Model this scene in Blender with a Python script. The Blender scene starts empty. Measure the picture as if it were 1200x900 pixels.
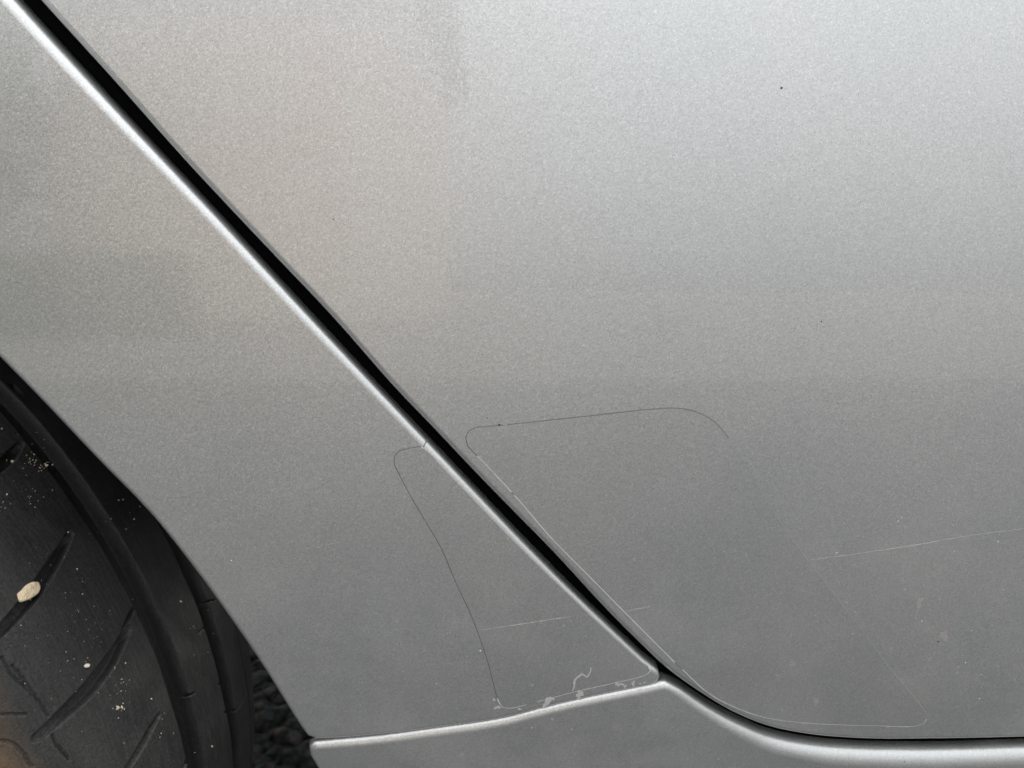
import bpy, math, random
import numpy as np
from mathutils import Vector, Matrix
from mathutils.geometry import delaunay_2d_cdt

sc = bpy.context.scene
C = sc.collection
rng = np.random.default_rng(7)

# ------------------------------------------------------------------ camera
PITCH = 0.17
D = 0.25
CAM_Z = 0.591
F = 1200 * 26 / 36.0
cam_d = bpy.data.cameras.new("camera")
cam = bpy.data.objects.new("camera", cam_d)
C.objects.link(cam)
cam.location = (0, -D, CAM_Z)
cam.rotation_euler = (math.pi / 2 - PITCH, 0, 0)
cam_d.sensor_width = 36
cam_d.lens = 26
cam_d.clip_start = 0.01
cam_d.clip_end = 500
cam_d.dof.use_dof = True
cam_d.dof.focus_distance = 0.262
cam_d.dof.aperture_fstop = 22
sc.camera = cam

# ------------------------------------------------------------------ sky, sun, exposure
SUN_EL, SUN_AZ = math.radians(50), math.radians(-140)   # azimuth measured from -Y towards +X
world = bpy.data.worlds.new("World")
sc.world = world
world.use_nodes = True
wn = world.node_tree
wn.nodes.clear()
sky = wn.nodes.new("ShaderNodeTexSky")
sky.sky_type = 'NISHITA'
sky.sun_disc = False
sky.sun_elevation = SUN_EL
sky.air_density = 1.0
sky.dust_density = 4.0
sky.ozone_density = 1.0
bg = wn.nodes.new("ShaderNodeBackground")
bg.inputs[1].default_value = 0.11
wo = wn.nodes.new("ShaderNodeOutputWorld")
# thin overcast: the blue of the clear sky is mostly greyed out by cloud
hsv = wn.nodes.new("ShaderNodeHueSaturation")
hsv.inputs['Saturation'].default_value = 0.35
wn.links.new(sky.outputs[0], hsv.inputs['Color'])
cloud = wn.nodes.new("ShaderNodeMix"); cloud.data_type = 'RGBA'
cloud.inputs[0].default_value = 0.55
# overcast veil, about two and a half times brighter overhead than at the horizon
wtc = wn.nodes.new("ShaderNodeTexCoord"); wsp = wn.nodes.new("ShaderNodeSeparateXYZ")
wn.links.new(wtc.outputs['Generated'], wsp.inputs[0])
wr = wn.nodes.new("ShaderNodeMapRange"); wr.inputs['From Min'].default_value = 0.0; wr.inputs['From Max'].default_value = 1.0
wr.inputs['To Min'].default_value = 0.75; wr.inputs['To Max'].default_value = 4.0
wn.links.new(wsp.outputs[2], wr.inputs[0])
wv = wn.nodes.new("ShaderNodeVectorMath"); wv.operation = 'SCALE'
wv.inputs[0].default_value = (9.3, 9.42, 9.5)
wn.links.new(wr.outputs[0], wv.inputs['Scale'])
wn.links.new(wv.outputs[0], cloud.inputs[7])
wn.links.new(hsv.outputs[0], cloud.inputs[6])
wn.links.new(cloud.outputs[2], bg.inputs[0])
wn.links.new(bg.outputs[0], wo.inputs[0])
sun_d = bpy.data.lights.new("sun", 'SUN')
sun_d.energy = 2.0
sun_d.angle = math.radians(12)
sun_d.color = (1.0, 0.96, 0.9)
sun = bpy.data.objects.new("sun", sun_d)
C.objects.link(sun)
sdir = Vector((-math.sin(SUN_AZ) * math.cos(SUN_EL), -math.cos(SUN_AZ) * math.cos(SUN_EL), math.sin(SUN_EL)))
sun.rotation_euler = sdir.to_track_quat('Z', 'Y').to_euler()
sun.location = sdir * 5
sky.sun_rotation = math.atan2(sdir.x, sdir.y)
sc.view_settings.view_transform = 'Standard'
sc.view_settings.look = 'None'
sc.view_settings.exposure = -0.04
sc.view_settings.gamma = 1.0
sc.view_settings.use_curve_mapping = False
sc.cycles.use_denoising = True
sc.cycles.max_bounces = 8

# ------------------------------------------------------------------ object helpers
def link_mesh(name, verts, faces, mat, parent=None, normals=None, smooth=True, mats=None, midx=None):
    me = bpy.data.meshes.new(name)
    verts = np.asarray(verts, dtype=np.float32)
    me.from_pydata(verts.tolist(), [], [list(map(int, f)) for f in faces])
    for m in (mats or [mat]):
        me.materials.append(m)
    if midx is not None:
        me.polygons.foreach_set('material_index', np.asarray(midx, dtype=np.int32))
    if smooth:
        me.polygons.foreach_set('use_smooth', np.ones(len(me.polygons), dtype=bool))
    me.update()
    if normals is not None:
        me.normals_split_custom_set_from_vertices([tuple(n) for n in normals])
    o = bpy.data.objects.new(name, me)
    C.objects.link(o)
    if parent is not None:
        o.parent = parent
    return o

def empty(name, loc=(0, 0, 0), parent=None):
    o = bpy.data.objects.new(name, None)
    o.empty_display_size = 0.1
    C.objects.link(o)
    if parent is not None:
        o.parent = parent
    o.location = loc
    return o

def tag(o, label=None, cat=None, group=None, kind=None):
    if label: o['label'] = label
    if cat: o['category'] = cat
    if group: o['group'] = group
    if kind: o['kind'] = kind
    return o

# ------------------------------------------------------------------ materials
class NT:
    def __init__(s, name):
        s.m = bpy.data.materials.new(name)
        s.m.use_nodes = True
        s.t = s.m.node_tree
        s.b = s.t.nodes['Principled BSDF']
        s.out = s.t.nodes['Material Output']
    def n(s, typ, **kw):
        nd = s.t.nodes.new(typ)
        for k, v in kw.items():
            if k.startswith('i_'):
                key = k[2:].replace('_', ' ')
                nd.inputs[key].default_value = v
            else:
                setattr(nd, k, v)
        return nd
    def l(s, a, b): s.t.links.new(a, b)
    def ramp(s, fac, pts):
        r = s.n('ShaderNodeValToRGB')
        e = r.color_ramp.elements
        while len(e) > 1: e.remove(e[0])
        e[0].position, e[0].color = pts[0][0], (*pts[0][1], 1)
        for p, c in pts[1:]:
            q = e.new(p); q.color = (*c, 1)
        s.l(fac, r.inputs[0])
        return r.outputs[0]
    def noise(s, vec, scale, detail=2, rough=.5, dist=0.0):
        q = s.n('ShaderNodeTexNoise')
        q.inputs['Scale'].default_value = scale
        q.inputs['Detail'].default_value = detail
        q.inputs['Roughness'].default_value = rough
        q.inputs['Distortion'].default_value = dist
        s.l(vec, q.inputs['Vector'])
        return q
    def math(s, op, a, b=None, clamp=False):
        q = s.n('ShaderNodeMath', operation=op, use_clamp=clamp)
        for i, v in enumerate((a, b)):
            if v is None: continue
            if isinstance(v, (int, float)): q.inputs[i].default_value = v
            else: s.l(v, q.inputs[i])
        return q.outputs[0]
    def mix(s, fac, a, b, blend='MIX'):
        q = s.n('ShaderNodeMix', data_type='RGBA', blend_type=blend)
        for i, v in ((0, fac), (6, a), (7, b)):
            if isinstance(v, (int, float)): q.inputs[i].default_value = v
            elif isinstance(v, tuple): q.inputs[i].default_value = (*v, 1)
            else: s.l(v, q.inputs[i])
        return q.outputs[2]

def car_paint(name, base=(.556, .567, .565), flake=.095, coat_rough=.03, dust=.0):
    s = NT(name)
    pos = s.n('ShaderNodeTexCoord').outputs['Object']
    v = s.n('ShaderNodeTexVoronoi', i_Scale=2600.0)
    v.feature = 'F1'
    s.l(pos, v.inputs['Vector'])
    geo = s.n('ShaderNodeNewGeometry')
    sub = s.n('ShaderNodeVectorMath', operation='SUBTRACT')
    s.l(v.outputs['Color'], sub.inputs[0]); sub.inputs[1].default_value = (.5, .5, .5)
    sc_ = s.n('ShaderNodeVectorMath', operation='SCALE'); sc_.inputs['Scale'].default_value = flake
    s.l(sub.outputs[0], sc_.inputs[0])
    add = s.n('ShaderNodeVectorMath', operation='ADD')
    s.l(geo.outputs['Normal'], add.inputs[0]); s.l(sc_.outputs[0], add.inputs[1])
    nrm = s.n('ShaderNodeVectorMath', operation='NORMALIZE'); s.l(add.outputs[0], nrm.inputs[0])
    # the flakes differ a little in brightness; a slow blotchiness of thin road film
    sepc = s.n('ShaderNodeSeparateColor'); s.l(v.outputs['Color'], sepc.inputs[0])
    hi = s.ramp(sepc.outputs[0], [(0, (.88,)*3), (.5, (.99,)*3), (.93, (1.05,)*3), (1, (1.2,)*3)])
    blotch = s.noise(pos, 9, 3, .55)
    bl = s.ramp(blotch.outputs[0], [(.3, (.96, .965, .97)), (.7, (1.03, 1.02, 1.01))])
    c = s.mix(1.0, (base), hi, 'MULTIPLY')
    c = s.mix(1.0, c, bl, 'MULTIPLY')
    vd = s.n('ShaderNodeTexVoronoi', i_Scale=260.0); s.l(pos, vd.inputs['Vector'])
    sd_ = s.n('ShaderNodeSeparateColor'); s.l(vd.outputs['Color'], sd_.inputs[0])
    px_ = s.n('ShaderNodeSeparateXYZ'); s.l(pos, px_.inputs[0])
    low = s.n('ShaderNodeMapRange'); low.inputs['From Min'].default_value = .56; low.inputs['From Max'].default_value = .38
    s.l(px_.outputs[2], low.inputs[0])
    dn = s.noise(pos, 28, 4, .6)
    spk = s.math('MULTIPLY', s.math('LESS_THAN', vd.outputs['Distance'], .11), s.math('GREATER_THAN', sd_.outputs[0], .93))
    spk = s.math('MULTIPLY', s.math('MULTIPLY', spk, low.outputs[0]), .5)
    film_ = s.math('MULTIPLY', s.math('MULTIPLY', s.ramp(dn.outputs[0], [(.45, (0,)*3), (.7, (1,)*3)]), low.outputs[0]), .12)
    dust_f = s.math('MAXIMUM', spk, film_)
    c = s.mix(dust_f, c, (.62, .61, .58))
    s.l(c, s.b.inputs['Base Color'])
    s.l(s.math('SUBTRACT', .82, s.math('MULTIPLY', dust_f, 1.2)), s.b.inputs['Metallic'])
    r = s.ramp(blotch.outputs[0], [(.3, (.35,)*3), (.7, (.40,)*3)])
    s.l(r, s.b.inputs['Roughness'])
    s.l(nrm.outputs[0], s.b.inputs['Normal'])
    s.b.inputs['Coat Weight'].default_value = 1
    s.b.inputs['Coat Roughness'].default_value = coat_rough
    s.b.inputs['Coat IOR'].default_value = 1.58
    # faint orange peel in the clear coat
    pn = s.noise(pos, 260, 2, .5)
    bp = s.n('ShaderNodeBump'); bp.inputs['Strength'].default_value = .035; bp.inputs['Distance'].default_value = .001
    s.l(pn.outputs[0], bp.inputs['Height']); s.l(bp.outputs[0], s.b.inputs['Coat Normal'])
    return s.m

def plain(name, col, rough=.6, metal=0.0, spec=.5, bump=None):
    s = NT(name)
    pos = s.n('ShaderNodeTexCoord').outputs['Object']
    nz = s.noise(pos, bump[0] if bump else 40, 4, .6)
    c = s.mix(nz.outputs[0], tuple(x * .75 for x in col), tuple(min(1, x * 1.25) for x in col))
    s.l(c, s.b.inputs['Base Color'])
    s.b.inputs['Roughness'].default_value = rough
    s.b.inputs['Metallic'].default_value = metal
    s.b.inputs['Specular IOR Level'].default_value = spec
    if bump:
        bp = s.n('ShaderNodeBump'); bp.inputs['Strength'].default_value = bump[1]; bp.inputs['Distance'].default_value = bump[2]
        s.l(nz.outputs[0], bp.inputs['Height']); s.l(bp.outputs[0], s.b.inputs['Normal'])
    return s.m

M_PAINT = car_paint('silver_metallic_paint')
M_FILM = car_paint('paint_under_clear_film', base=(.538, .548, .546), coat_rough=.06)
M_RUBBER = plain('black_seal_rubber', (.0015, .0016, .002), .9, spec=.05)
M_LINER = plain('liner_plastic', (.010, .010, .011), .75, spec=.25, bump=(90, .4, .002))
M_STEEL = plain('inner_body_primer', (.012, .013, .014), .7, spec=.2)
M_RIM = plain('alloy_silver', (.45, .45, .46), .3, metal=.9)

def tyre_material():
    s = NT('worn_tyre_rubber')
    pos = s.n('ShaderNodeTexCoord').outputs['Object']
    at = s.n('ShaderNodeAttribute', attribute_name='zone')      # r: shoulder dirt, g: wear depth, b: groove depth, painted dark
    sep = s.n('ShaderNodeSeparateColor'); s.l(at.outputs['Color'], sep.inputs[0])
    n1 = s.noise(pos, 60, 5, .6)
    n2 = s.noise(pos, 900, 4, .7)
    n3 = s.noise(pos, 22, 5, .65, .6)
    base = s.ramp(n1.outputs[0], [(.3, (.017, .018, .019)), (.7, (.036, .036, .035))])
    base = s.mix(.5, base, s.ramp(n2.outputs[0], [(.32, (.008, .008, .009)), (.70, (.055, .055, .053))]))
    # scuffing that runs round the tyre with the direction of travel
    at2 = s.n('ShaderNodeAttribute', attribute_name='unrolled')
    mps = s.n('ShaderNodeMapping'); mps.inputs['Scale'].default_value = (70, 900, 1); s.l(at2.outputs['Vector'], mps.inputs['Vector'])
    streak = s.noise(mps.outputs[0], 1.0, 4, .65)
    base = s.mix(1.0, base, s.ramp(streak.outputs[0], [(.3, (.62,)*3), (.7, (1.45,)*3)]), 'MULTIPLY')
    # greyer dust on the outer shoulder, brown road dirt on the sidewall
    grey = s.mix(n2.outputs[0], (.035, .035, .034), (.075, .073, .068))
    dm = s.math('MULTIPLY', sep.outputs[0], s.ramp(n3.outputs[0], [(.3, (.15,)*3), (.65, (1,)*3)]), True)
    base = s.mix(s.math('MULTIPLY', dm, .55), base, grey)
    brown = s.mix(n3.outputs[0], (.07, .055, .04), (.26, .16, .08))
    bm = s.math('MULTIPLY', s.ramp(sep.outputs[1], [(.1, (0,)*3), (.9, (1,)*3)]), s.ramp(n1.outputs[0], [(.38, (.45,)*3), (.6, (1,)*3)]), True)
    base = s.mix(bm, base, brown)
    # pale dust specks pressed in the rubber
    vo = s.n('ShaderNodeTexVoronoi', i_Scale=420.0); s.l(pos, vo.inputs['Vector'])
    dot = s.math('LESS_THAN', vo.outputs['Distance'], .16)
    sc3 = s.n('ShaderNodeSeparateColor'); s.l(vo.outputs['Color'], sc3.inputs[0])
    rare = s.math('GREATER_THAN', sc3.outputs[0], .965)
    cl = s.math('GREATER_THAN', n1.outputs[0], .50)
    dd = s.math('MULTIPLY', s.math('MULTIPLY', dot, rare), cl)
    base = s.mix(s.math('MULTIPLY', dd, .55), base, (.32, .29, .24))
    base = s.mix(s.math('MULTIPLY', sep.outputs[2], .6), base, (.011, .011, .0115))  # recess shade put into the colour: grooves and slits darken with depth
    s.l(base, s.b.inputs['Base Color'])
    s.l(s.ramp(n1.outputs[0], [(.3, (.50,)*3), (.7, (.68,)*3)]), s.b.inputs['Roughness'])
    s.b.inputs['Specular IOR Level'].default_value = .35
    # grain plus fine perished-rubber cracks on the shoulder
    mp = s.n('ShaderNodeMapping'); mp.inputs['Scale'].default_value = (1, 1, .45)
    s.l(pos, mp.inputs['Vector'])
    vc = s.n('ShaderNodeTexVoronoi', i_Scale=330.0); vc.feature = 'DISTANCE_TO_EDGE'
    warp = s.noise(pos, 300, 3, .6)
    wv = s.n('ShaderNodeVectorMath', operation='SCALE'); wv.inputs['Scale'].default_value = .006
    s.l(warp.outputs['Color'], wv.inputs[0])
    wa = s.n('ShaderNodeVectorMath', operation='ADD'); s.l(mp.outputs[0], wa.inputs[0]); s.l(wv.outputs[0], wa.inputs[1])
    s.l(wa.outputs[0], vc.inputs['Vector'])
    crack = s.ramp(vc.outputs['Distance'], [(0, (0,)*3), (.05, (1,)*3)])
    cmask = s.math('MULTIPLY', sep.outputs[0], s.ramp(n3.outputs[0], [(.45, (0,)*3), (.6, (1,)*3)]))
    ch = s.math('MULTIPLY', s.math('SUBTRACT', crack, 1.0), cmask)
    hgt = s.math('ADD', s.math('MULTIPLY', n2.outputs[0], .5), s.math('MULTIPLY', ch, .5))
    bp = s.n('ShaderNodeBump'); bp.inputs['Strength'].default_value = .55; bp.inputs['Distance'].default_value = .0012
    s.l(hgt, bp.inputs['Height']); s.l(bp.outputs[0], s.b.inputs['Normal'])
    return s.m

def asphalt_material():
    s = NT('asphalt')
    pos = s.n('ShaderNodeTexCoord').outputs['Object']
    v = s.n('ShaderNodeTexVoronoi', i_Scale=75.0); s.l(pos, v.inputs['Vector'])
    se = s.n('ShaderNodeSeparateColor'); s.l(v.outputs['Color'], se.inputs[0])
    st = s.ramp(se.outputs[0], [(0, (.10, .107, .112)), (.6, (.15, .157, .162)), (.9, (.21, .208, .20)), (1, (.34, .26, .20))])
    edge = s.ramp(v.outputs['Distance'], [(.35, (1,)*3), (.75, (.25,)*3)])
    c = s.mix(1, st, edge, 'MULTIPLY')
    s.l(c, s.b.inputs['Base Color'])
    s.b.inputs['Roughness'].default_value = .85
    nz = s.noise(pos, 300, 3, .6)
    h = s.math('ADD', s.math('MULTIPLY', v.outputs['Distance'], -1.0), s.math('MULTIPLY', nz.outputs[0], .3))
    bp = s.n('ShaderNodeBump'); bp.inputs['Strength'].default_value = .9; bp.inputs['Distance'].default_value = .006
    s.l(h, bp.inputs['Height']); s.l(bp.outputs[0], s.b.inputs['Normal'])
    return s.m

M_TYRE = tyre_material()
M_ASPHALT = asphalt_material()

# ------------------------------------------------------------------ body surface
Z0 = 0.560
def S(x, z):
    dz = z - Z0
    up = np.maximum(dz, 0); dn = np.minimum(dz, 0)
    return 0.5 * up**2 / 1.1 + 0.5 * dn**2 / 1.3 + 0.5 * x**2 / 6.0
def Sn(x, z):
    dz = z - Z0
    up = np.maximum(dz, 0); dn = np.minimum(dz, 0)
    gz = up / 1.1 + dn / 1.3
    gx = x / 6.0
    n = np.stack([gx, -np.ones_like(x), gz], -1)
    return n / np.linalg.norm(n, axis=-1, keepdims=True)

cp, sp = math.cos(PITCH), math.sin(PITCH)
def ray(px, py):
    a = (px - 600) / F; b = (450 - py) / F
    return np.array([a, cp + b * sp, -sp + b * cp])
def hit(px, py, off=0.0):
    """where the line of sight meets the body surface"""
    r = ray(px, py)
    t = 0.25
    for _ in range(30):
        x, y, z = r * t + np.array([0, -D, CAM_Z])
        f = y - (S(np.float64(x), np.float64(z)) + off)
        x2, y2, z2 = r * (t + 1e-5) + np.array([0, -D, CAM_Z])
        g = (y2 - (S(np.float64(x2), np.float64(z2)) + off) - f) / 1e-5
        t -= f / g
    p = r * t + np.array([0, -D, CAM_Z])
    return p[0], p[2]

def resample(pts, step):
    pts = np.asarray(pts, float)
    d = np.r_[0, np.cumsum(np.linalg.norm(np.diff(pts[:, :2], axis=0), axis=1))]
    n = max(2, int(round(d[-1] / step)) + 1)
    s = np.linspace(0, d[-1], n)
    return np.stack([np.interp(s, d, pts[:, k]) for k in range(pts.shape[1])], 1)

def chaikin(pts, n=4, closed=False):
    pts = np.asarray(pts, float)
    for _ in range(n):
        if closed:
            q = np.roll(pts, -1, 0)
            pts = np.stack([pts * .75 + q * .25, pts * .25 + q * .75], 1).reshape(-1, pts.shape[1])
        else:
            a, b = pts[:-1], pts[1:]
            m = np.stack([a * .75 + b * .25, a * .25 + b * .75], 1).reshape(-1, pts.shape[1])
            pts = np.vstack([pts[:1], m, pts[-1:]])
    return pts

def catmull(P, per=14):
    P = np.asarray(P, float)
    Q = np.vstack([2 * P[0] - P[1], P, 2 * P[-1] - P[-2]])
    out = []
    for i in range(1, len(Q) - 2):
        p0, p1, p2, p3 = Q[i - 1], Q[i], Q[i + 1], Q[i + 2]
        # centripetal parametrisation keeps tight corners from overshooting
        k = [0, 0, 0, 0]; pp = [p0, p1, p2, p3]
        for j in range(1, 4):
            k[j] = k[j - 1] + max(1e-9, np.linalg.norm(pp[j][:2] - pp[j - 1][:2])) ** .5
        for t in np.linspace(k[1], k[2], per, endpoint=False):
            A1 = (k[1]-t)/(k[1]-k[0])*p0 + (t-k[0])/(k[1]-k[0])*p1
            A2 = (k[2]-t)/(k[2]-k[1])*p1 + (t-k[1])/(k[2]-k[1])*p2
            A3 = (k[3]-t)/(k[3]-k[2])*p2 + (t-k[2])/(k[3]-k[2])*p3
            B1 = (k[2]-t)/(k[2]-k[0])*A1 + (t-k[0])/(k[2]-k[0])*A2
            B2 = (k[3]-t)/(k[3]-k[1])*A2 + (t-k[1])/(k[3]-k[1])*A3
            out.append((k[2]-t)/(k[2]-k[1])*B1 + (t-k[1])/(k[2]-k[1])*B2)
    out.append(P[-1])
    return np.array(out)

def pxw(lst):
    """photo-measured outline points -> (x, z, r) on the body surface"""
    out = []
    for q in lst:
        x, z = hit(q[0], q[1])
        out.append((x, z, q[2] if len(q) > 2 else .003))
    return np.array(out)

def tri_fill(loop, grid):
    """loop: (n,2) CCW; returns verts2d, tris"""
    n = len(loop)
    x0, z0 = loop.min(0); x1, z1 = loop.max(0)
    gx, gz = np.meshgrid(np.arange(x0 + grid, x1, grid), np.arange(z0 + grid, z1, grid))
    P = np.stack([gx.ravel(), gz.ravel()], 1)
    # inside test
    ins = np.zeros(len(P), bool)
    a = loop; b = np.roll(loop, -1, 0)
    for (ax, az), (bx, bz) in zip(a, b):
        c = ((az > P[:, 1]) != (bz > P[:, 1]))
        with np.errstate(divide='ignore', invalid='ignore'):
            xi = (bx - ax) * (P[:, 1] - az) / (bz - az) + ax
        ins ^= c & (P[:, 0] < xi)
    P = P[ins]
    # keep off the border
    keep = np.ones(len(P), bool)
    for i in range(0, len(P), 2000):
        d = ((P[i:i+2000, None] - loop[None]) ** 2).sum(2).min(1)
        keep[i:i+2000] = d > (grid * .45) ** 2
    P = P[keep]
    V = np.vstack([loop, P])
    vs, es, fs, *_ = delaunay_2d_cdt([Vector(v) for v in V], [(i, (i + 1) % n) for i in range(n)], [], 1, 1e-7)
    vs = np.array([(v.x, v.y) for v in vs])
    return vs, [list(f) for f in fs]

def panel(name, loop, mat, parent, off=0.0, grid=.012, flange=.012, nseg=8, short=None):
    """sheet-metal panel on the body surface; loop = (x,z,r) inner line where the edge starts to roll"""
    loop = np.asarray(loop)
    area = 0.5 * np.sum(loop[:, 0] * np.roll(loop[:, 1], -1) - np.roll(loop[:, 0], -1) * loop[:, 1])
    if area < 0: loop = loop[::-1]
    L = loop[:, :2]
    v2, tris = tri_fill(L, grid)
    y = S(v2[:, 0], v2[:, 1]) + off
    V = np.stack([v2[:, 0], y, v2[:, 1]], 1)
    N = Sn(v2[:, 0], v2[:, 1])
    # map loop points -> output indices
    idx = [int(((v2 - p) ** 2).sum(1).argmin()) for p in L]
    t = np.roll(L, -1, 0) - np.roll(L, 1, 0)
    t /= np.linalg.norm(t, axis=1, keepdims=True)
    o2 = np.stack([t[:, 1], -t[:, 0]], 1)
    verts = [V]; norms = [N]; faces = []
    for f in tris:
        a, b, c = (v2[f[0]], v2[f[1]], v2[f[2]])
        s = (b[0]-a[0])*(c[1]-a[1]) - (c[0]-a[0])*(b[1]-a[1])
        faces.append(f if s > 0 else f[::-1])
    n = len(L); base = len(V)
    prev = idx
    sn = Sn(L[:, 0], L[:, 1]); od = np.stack([o2[:, 0], np.zeros(n), o2[:, 1]], 1)
    od -= sn * (od * sn).sum(1, keepdims=True); od /= np.linalg.norm(od, axis=1, keepdims=True)
    P0 = np.stack([L[:, 0], S(L[:, 0], L[:, 1]) + off, L[:, 1]], 1)
    r = loop[:, 2:3]
    if short is not None:
        near = np.array([((short[:, :2] - p) ** 2).sum(1).min() < .004 ** 2 for p in L])
        fl_i = np.where(near, .0015, flange)[:, None]
    else:
        fl_i = np.full((n, 1), flange)
    rings = [(math.radians(90 * k / nseg), 0) for k in range(1, nseg + 1)] + [(math.pi / 2, fl_i)]
    for a, fl in rings:
        ring = P0 + od * r * math.sin(a) - sn * r * (1 - math.cos(a)) - sn * fl
        rn = sn * math.cos(a) + od * math.sin(a)
        verts.append(ring); norms.append(rn)
        cur = list(range(base, base + n)); base += n
        for i in range(n):
            j = (i + 1) % n
            faces.append([prev[i], cur[i], cur[j], prev[j]])
        prev = cur
    return link_mesh(name, np.vstack(verts), faces, mat, parent, np.vstack(norms))

def join_loops(*parts, step=.0015):
    out = []
    for p in parts:
        out.append(p)
    L = np.vstack(out)
    # drop coincident neighbours
    keep = [0]
    for i in range(1, len(L)):
        if np.linalg.norm(L[i, :2] - L[keep[-1], :2]) > 2e-4: keep.append(i)
    if np.linalg.norm(L[keep[-1], :2] - L[0, :2]) < 2e-4: keep.pop()
    return L[keep]

def sm(pl, step=.0015, per=14):
    return resample(catmull(pl, per), step)

# ------------------------------------------------------------------ the car
WX, WY, WZ = -0.4735, 0.095, 0.327
car = tag(empty('car', (0.0, 0.4, 0.0)), 'silver grey metallic car seen close at rear door edge and wheel arch', 'car')
bpy.context.view_layer.update()
def to_car(o):
    o.parent = car
    o.matrix_parent_inverse = car.matrix_world.inverted()
    return o

# rear door: lower rear edge, then bottom edge
door_edge = pxw([(-30, -85, .0025), (45, 0, .0025), (133, 97, .0025), (213, 187, .0025), (317, 298, .0025), (387, 372, .0025), (462, 457, .0025),
                 (507, 504, .0025), (560, 560, .0025), (600, 601, .0025), (650, 652, .0025), (710, 717, .0025), (753, 760, .0025), (782, 787, .0025),
                 (824, 817, .0025), (860, 838, .0025), (900, 854, .0025), (950, 864, .0025), (1017, 869, .0025), (1100, 869, .0025),
                 (1200, 867, .0025), (1300, 864, .0025)])
de = catmull(door_edge, 10)
tt = np.gradient(de[:, :2], axis=0); tt /= np.linalg.norm(tt, axis=1, keepdims=True)
de_in = de.copy(); de_in[:, 0] += -tt[:, 1] * .0027; de_in[:, 1] += tt[:, 0] * .0027
e0 = de_in[0]; d0 = (de_in[0, :2] - de_in[6, :2]); d0 /= np.linalg.norm(d0)
top_l = e0[:2] + d0 * (0.80 - e0[1]) / d0[1]
e1 = de_in[-1]
door_loop = join_loops(resample(np.vstack([[*top_l, .0025], de_in[0]]), .01)[:-1], resample(de_in, .0015),
                       resample(np.array([e1, (1.05, e1[1] + .01, .0025), (1.05, .80, .0025), (*top_l, .0025)]), .01)[1:-1])
door = to_car(panel('rear_door', door_loop, M_PAINT, None, 0.0, .010))

def relax(P, n):
    P = P.copy()
    for _ in range(n): P[1:-1] = P[1:-1] * .5 + (P[:-2] + P[2:]) * .25
    return P
# quarter panel: edge at the gap, corner, seam with the sill, wheel arch
q_gap = pxw([(-55, -62, .0045), (-3, 2, .0045), (60, 67, .0045), (141, 156, .0043), (215, 230, .004), (284, 304, .0037), (352, 377, .0034), (410, 436, .0031),
             (456, 485, .0029), (498, 528, .0028), (526, 556, .0028), (593, 628, .0027), (661, 697, .0027), (706, 739, .0026), (750, 779, .0024), (764, 789, .0022)])
q_corner = pxw([(768, 792.5, .0021), (767, 796, .002), (762, 799.5, .002)])
q_seam = pxw([(740, 803.5, .002), (686, 814.5, .002), (635, 826.5, .002), (590, 838, .002), (500, 851, .002), (440, 858, .002), (400, 861.5, .002), (373, 863, .002)])
q_arch = pxw([(363, 860, .0022), (349, 838, .0025), (316, 784, .0028), (280, 730, .003), (234, 666, .003), (181, 599, .003), (121, 537, .003), (51, 463, .003), (9, 420, .003)])
ax, az = q_arch[-1, :2]
# the arch carries on round the wheel outside the picture
a0 = math.atan2(az - WZ, ax - WX); r0 = math.hypot(az - WZ, ax - WX)
arch_more = []
for k in range(1, 26):
    f = k / 25
    a = a0 + (math.pi * 1.04 - a0) * f
    rr = r0 + (0.372 - r0) * min(1, f * 3.0)
    arch_more.append((WX + rr * math.cos(a), WZ + rr * math.sin(a), .003))
arch_all = catmull(np.vstack([q_arch, np.array(arch_more)]), 10)
ar_end = arch_all[-1]
dq = (q_gap[0, :2] - q_gap[2, :2]); dq /= np.linalg.norm(dq)
q_top = q_gap[0, :2] + dq * (0.80 - q_gap[0, 1]) / dq[1]
q_loop = join_loops(resample(np.vstack([[*q_top, .0045], q_gap[0]]), .01)[:-1], relax(resample(catmull(q_gap[:-1]), .003), 90), sm(np.vstack([q_gap[-1:], q_corner, q_seam]), .0012),
                    resample(arch_all, .0015),
                    resample(np.array([ar_end, (-1.25, ar_end[1], .003), (-1.25, .80, .003), (*q_top, .0045)]), .01)[1:-1])
quarter = to_car(panel('quarter_panel', q_loop, M_PAINT, None, 0.0, .010, short=arch_all))

# sill
s_top = pxw([(369, 877.5, .0028), (400, 875.5, .0032), (440, 872, .0033), (500, 864, .0033), (590, 850.5, .0033), (635, 839, .0033), (686, 827, .0033), (740, 816, .0033), (778, 807.5, .003)])
s_dip = pxw([(782, 809, .0028), (792, 815, .003), (812, 830, .0034), (840, 849, .004), (870, 866, .0048), (900, 880, .0056), (950, 892, .0063), (1000, 897.5, .0067), (1050, 899.5, .0069),
             (1100, 899.5, .0068), (1200, 896, .0066), (1300, 892, .0064)])
s_left = pxw([(369, 884, .0022), (382, 907, .0022)])
sl = s_left[-1]
s_end = s_dip[-1]
s_loop = join_loops(sm(s_top, .0012), sm(s_dip, .0012),
                    resample(np.array([s_end, (1.05, s_end[1] + .01, .006), (1.05, .22, .006), (sl[0] + .075, .22, .004), (sl[0] + .02, sl[1] - .05, .0022), sl, s_left[0]]), .004)[1:])
sill = to_car(panel('sill', s_loop, M_PAINT, None, -0.0008, .010, short=resample(s_left, .001)))

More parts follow.
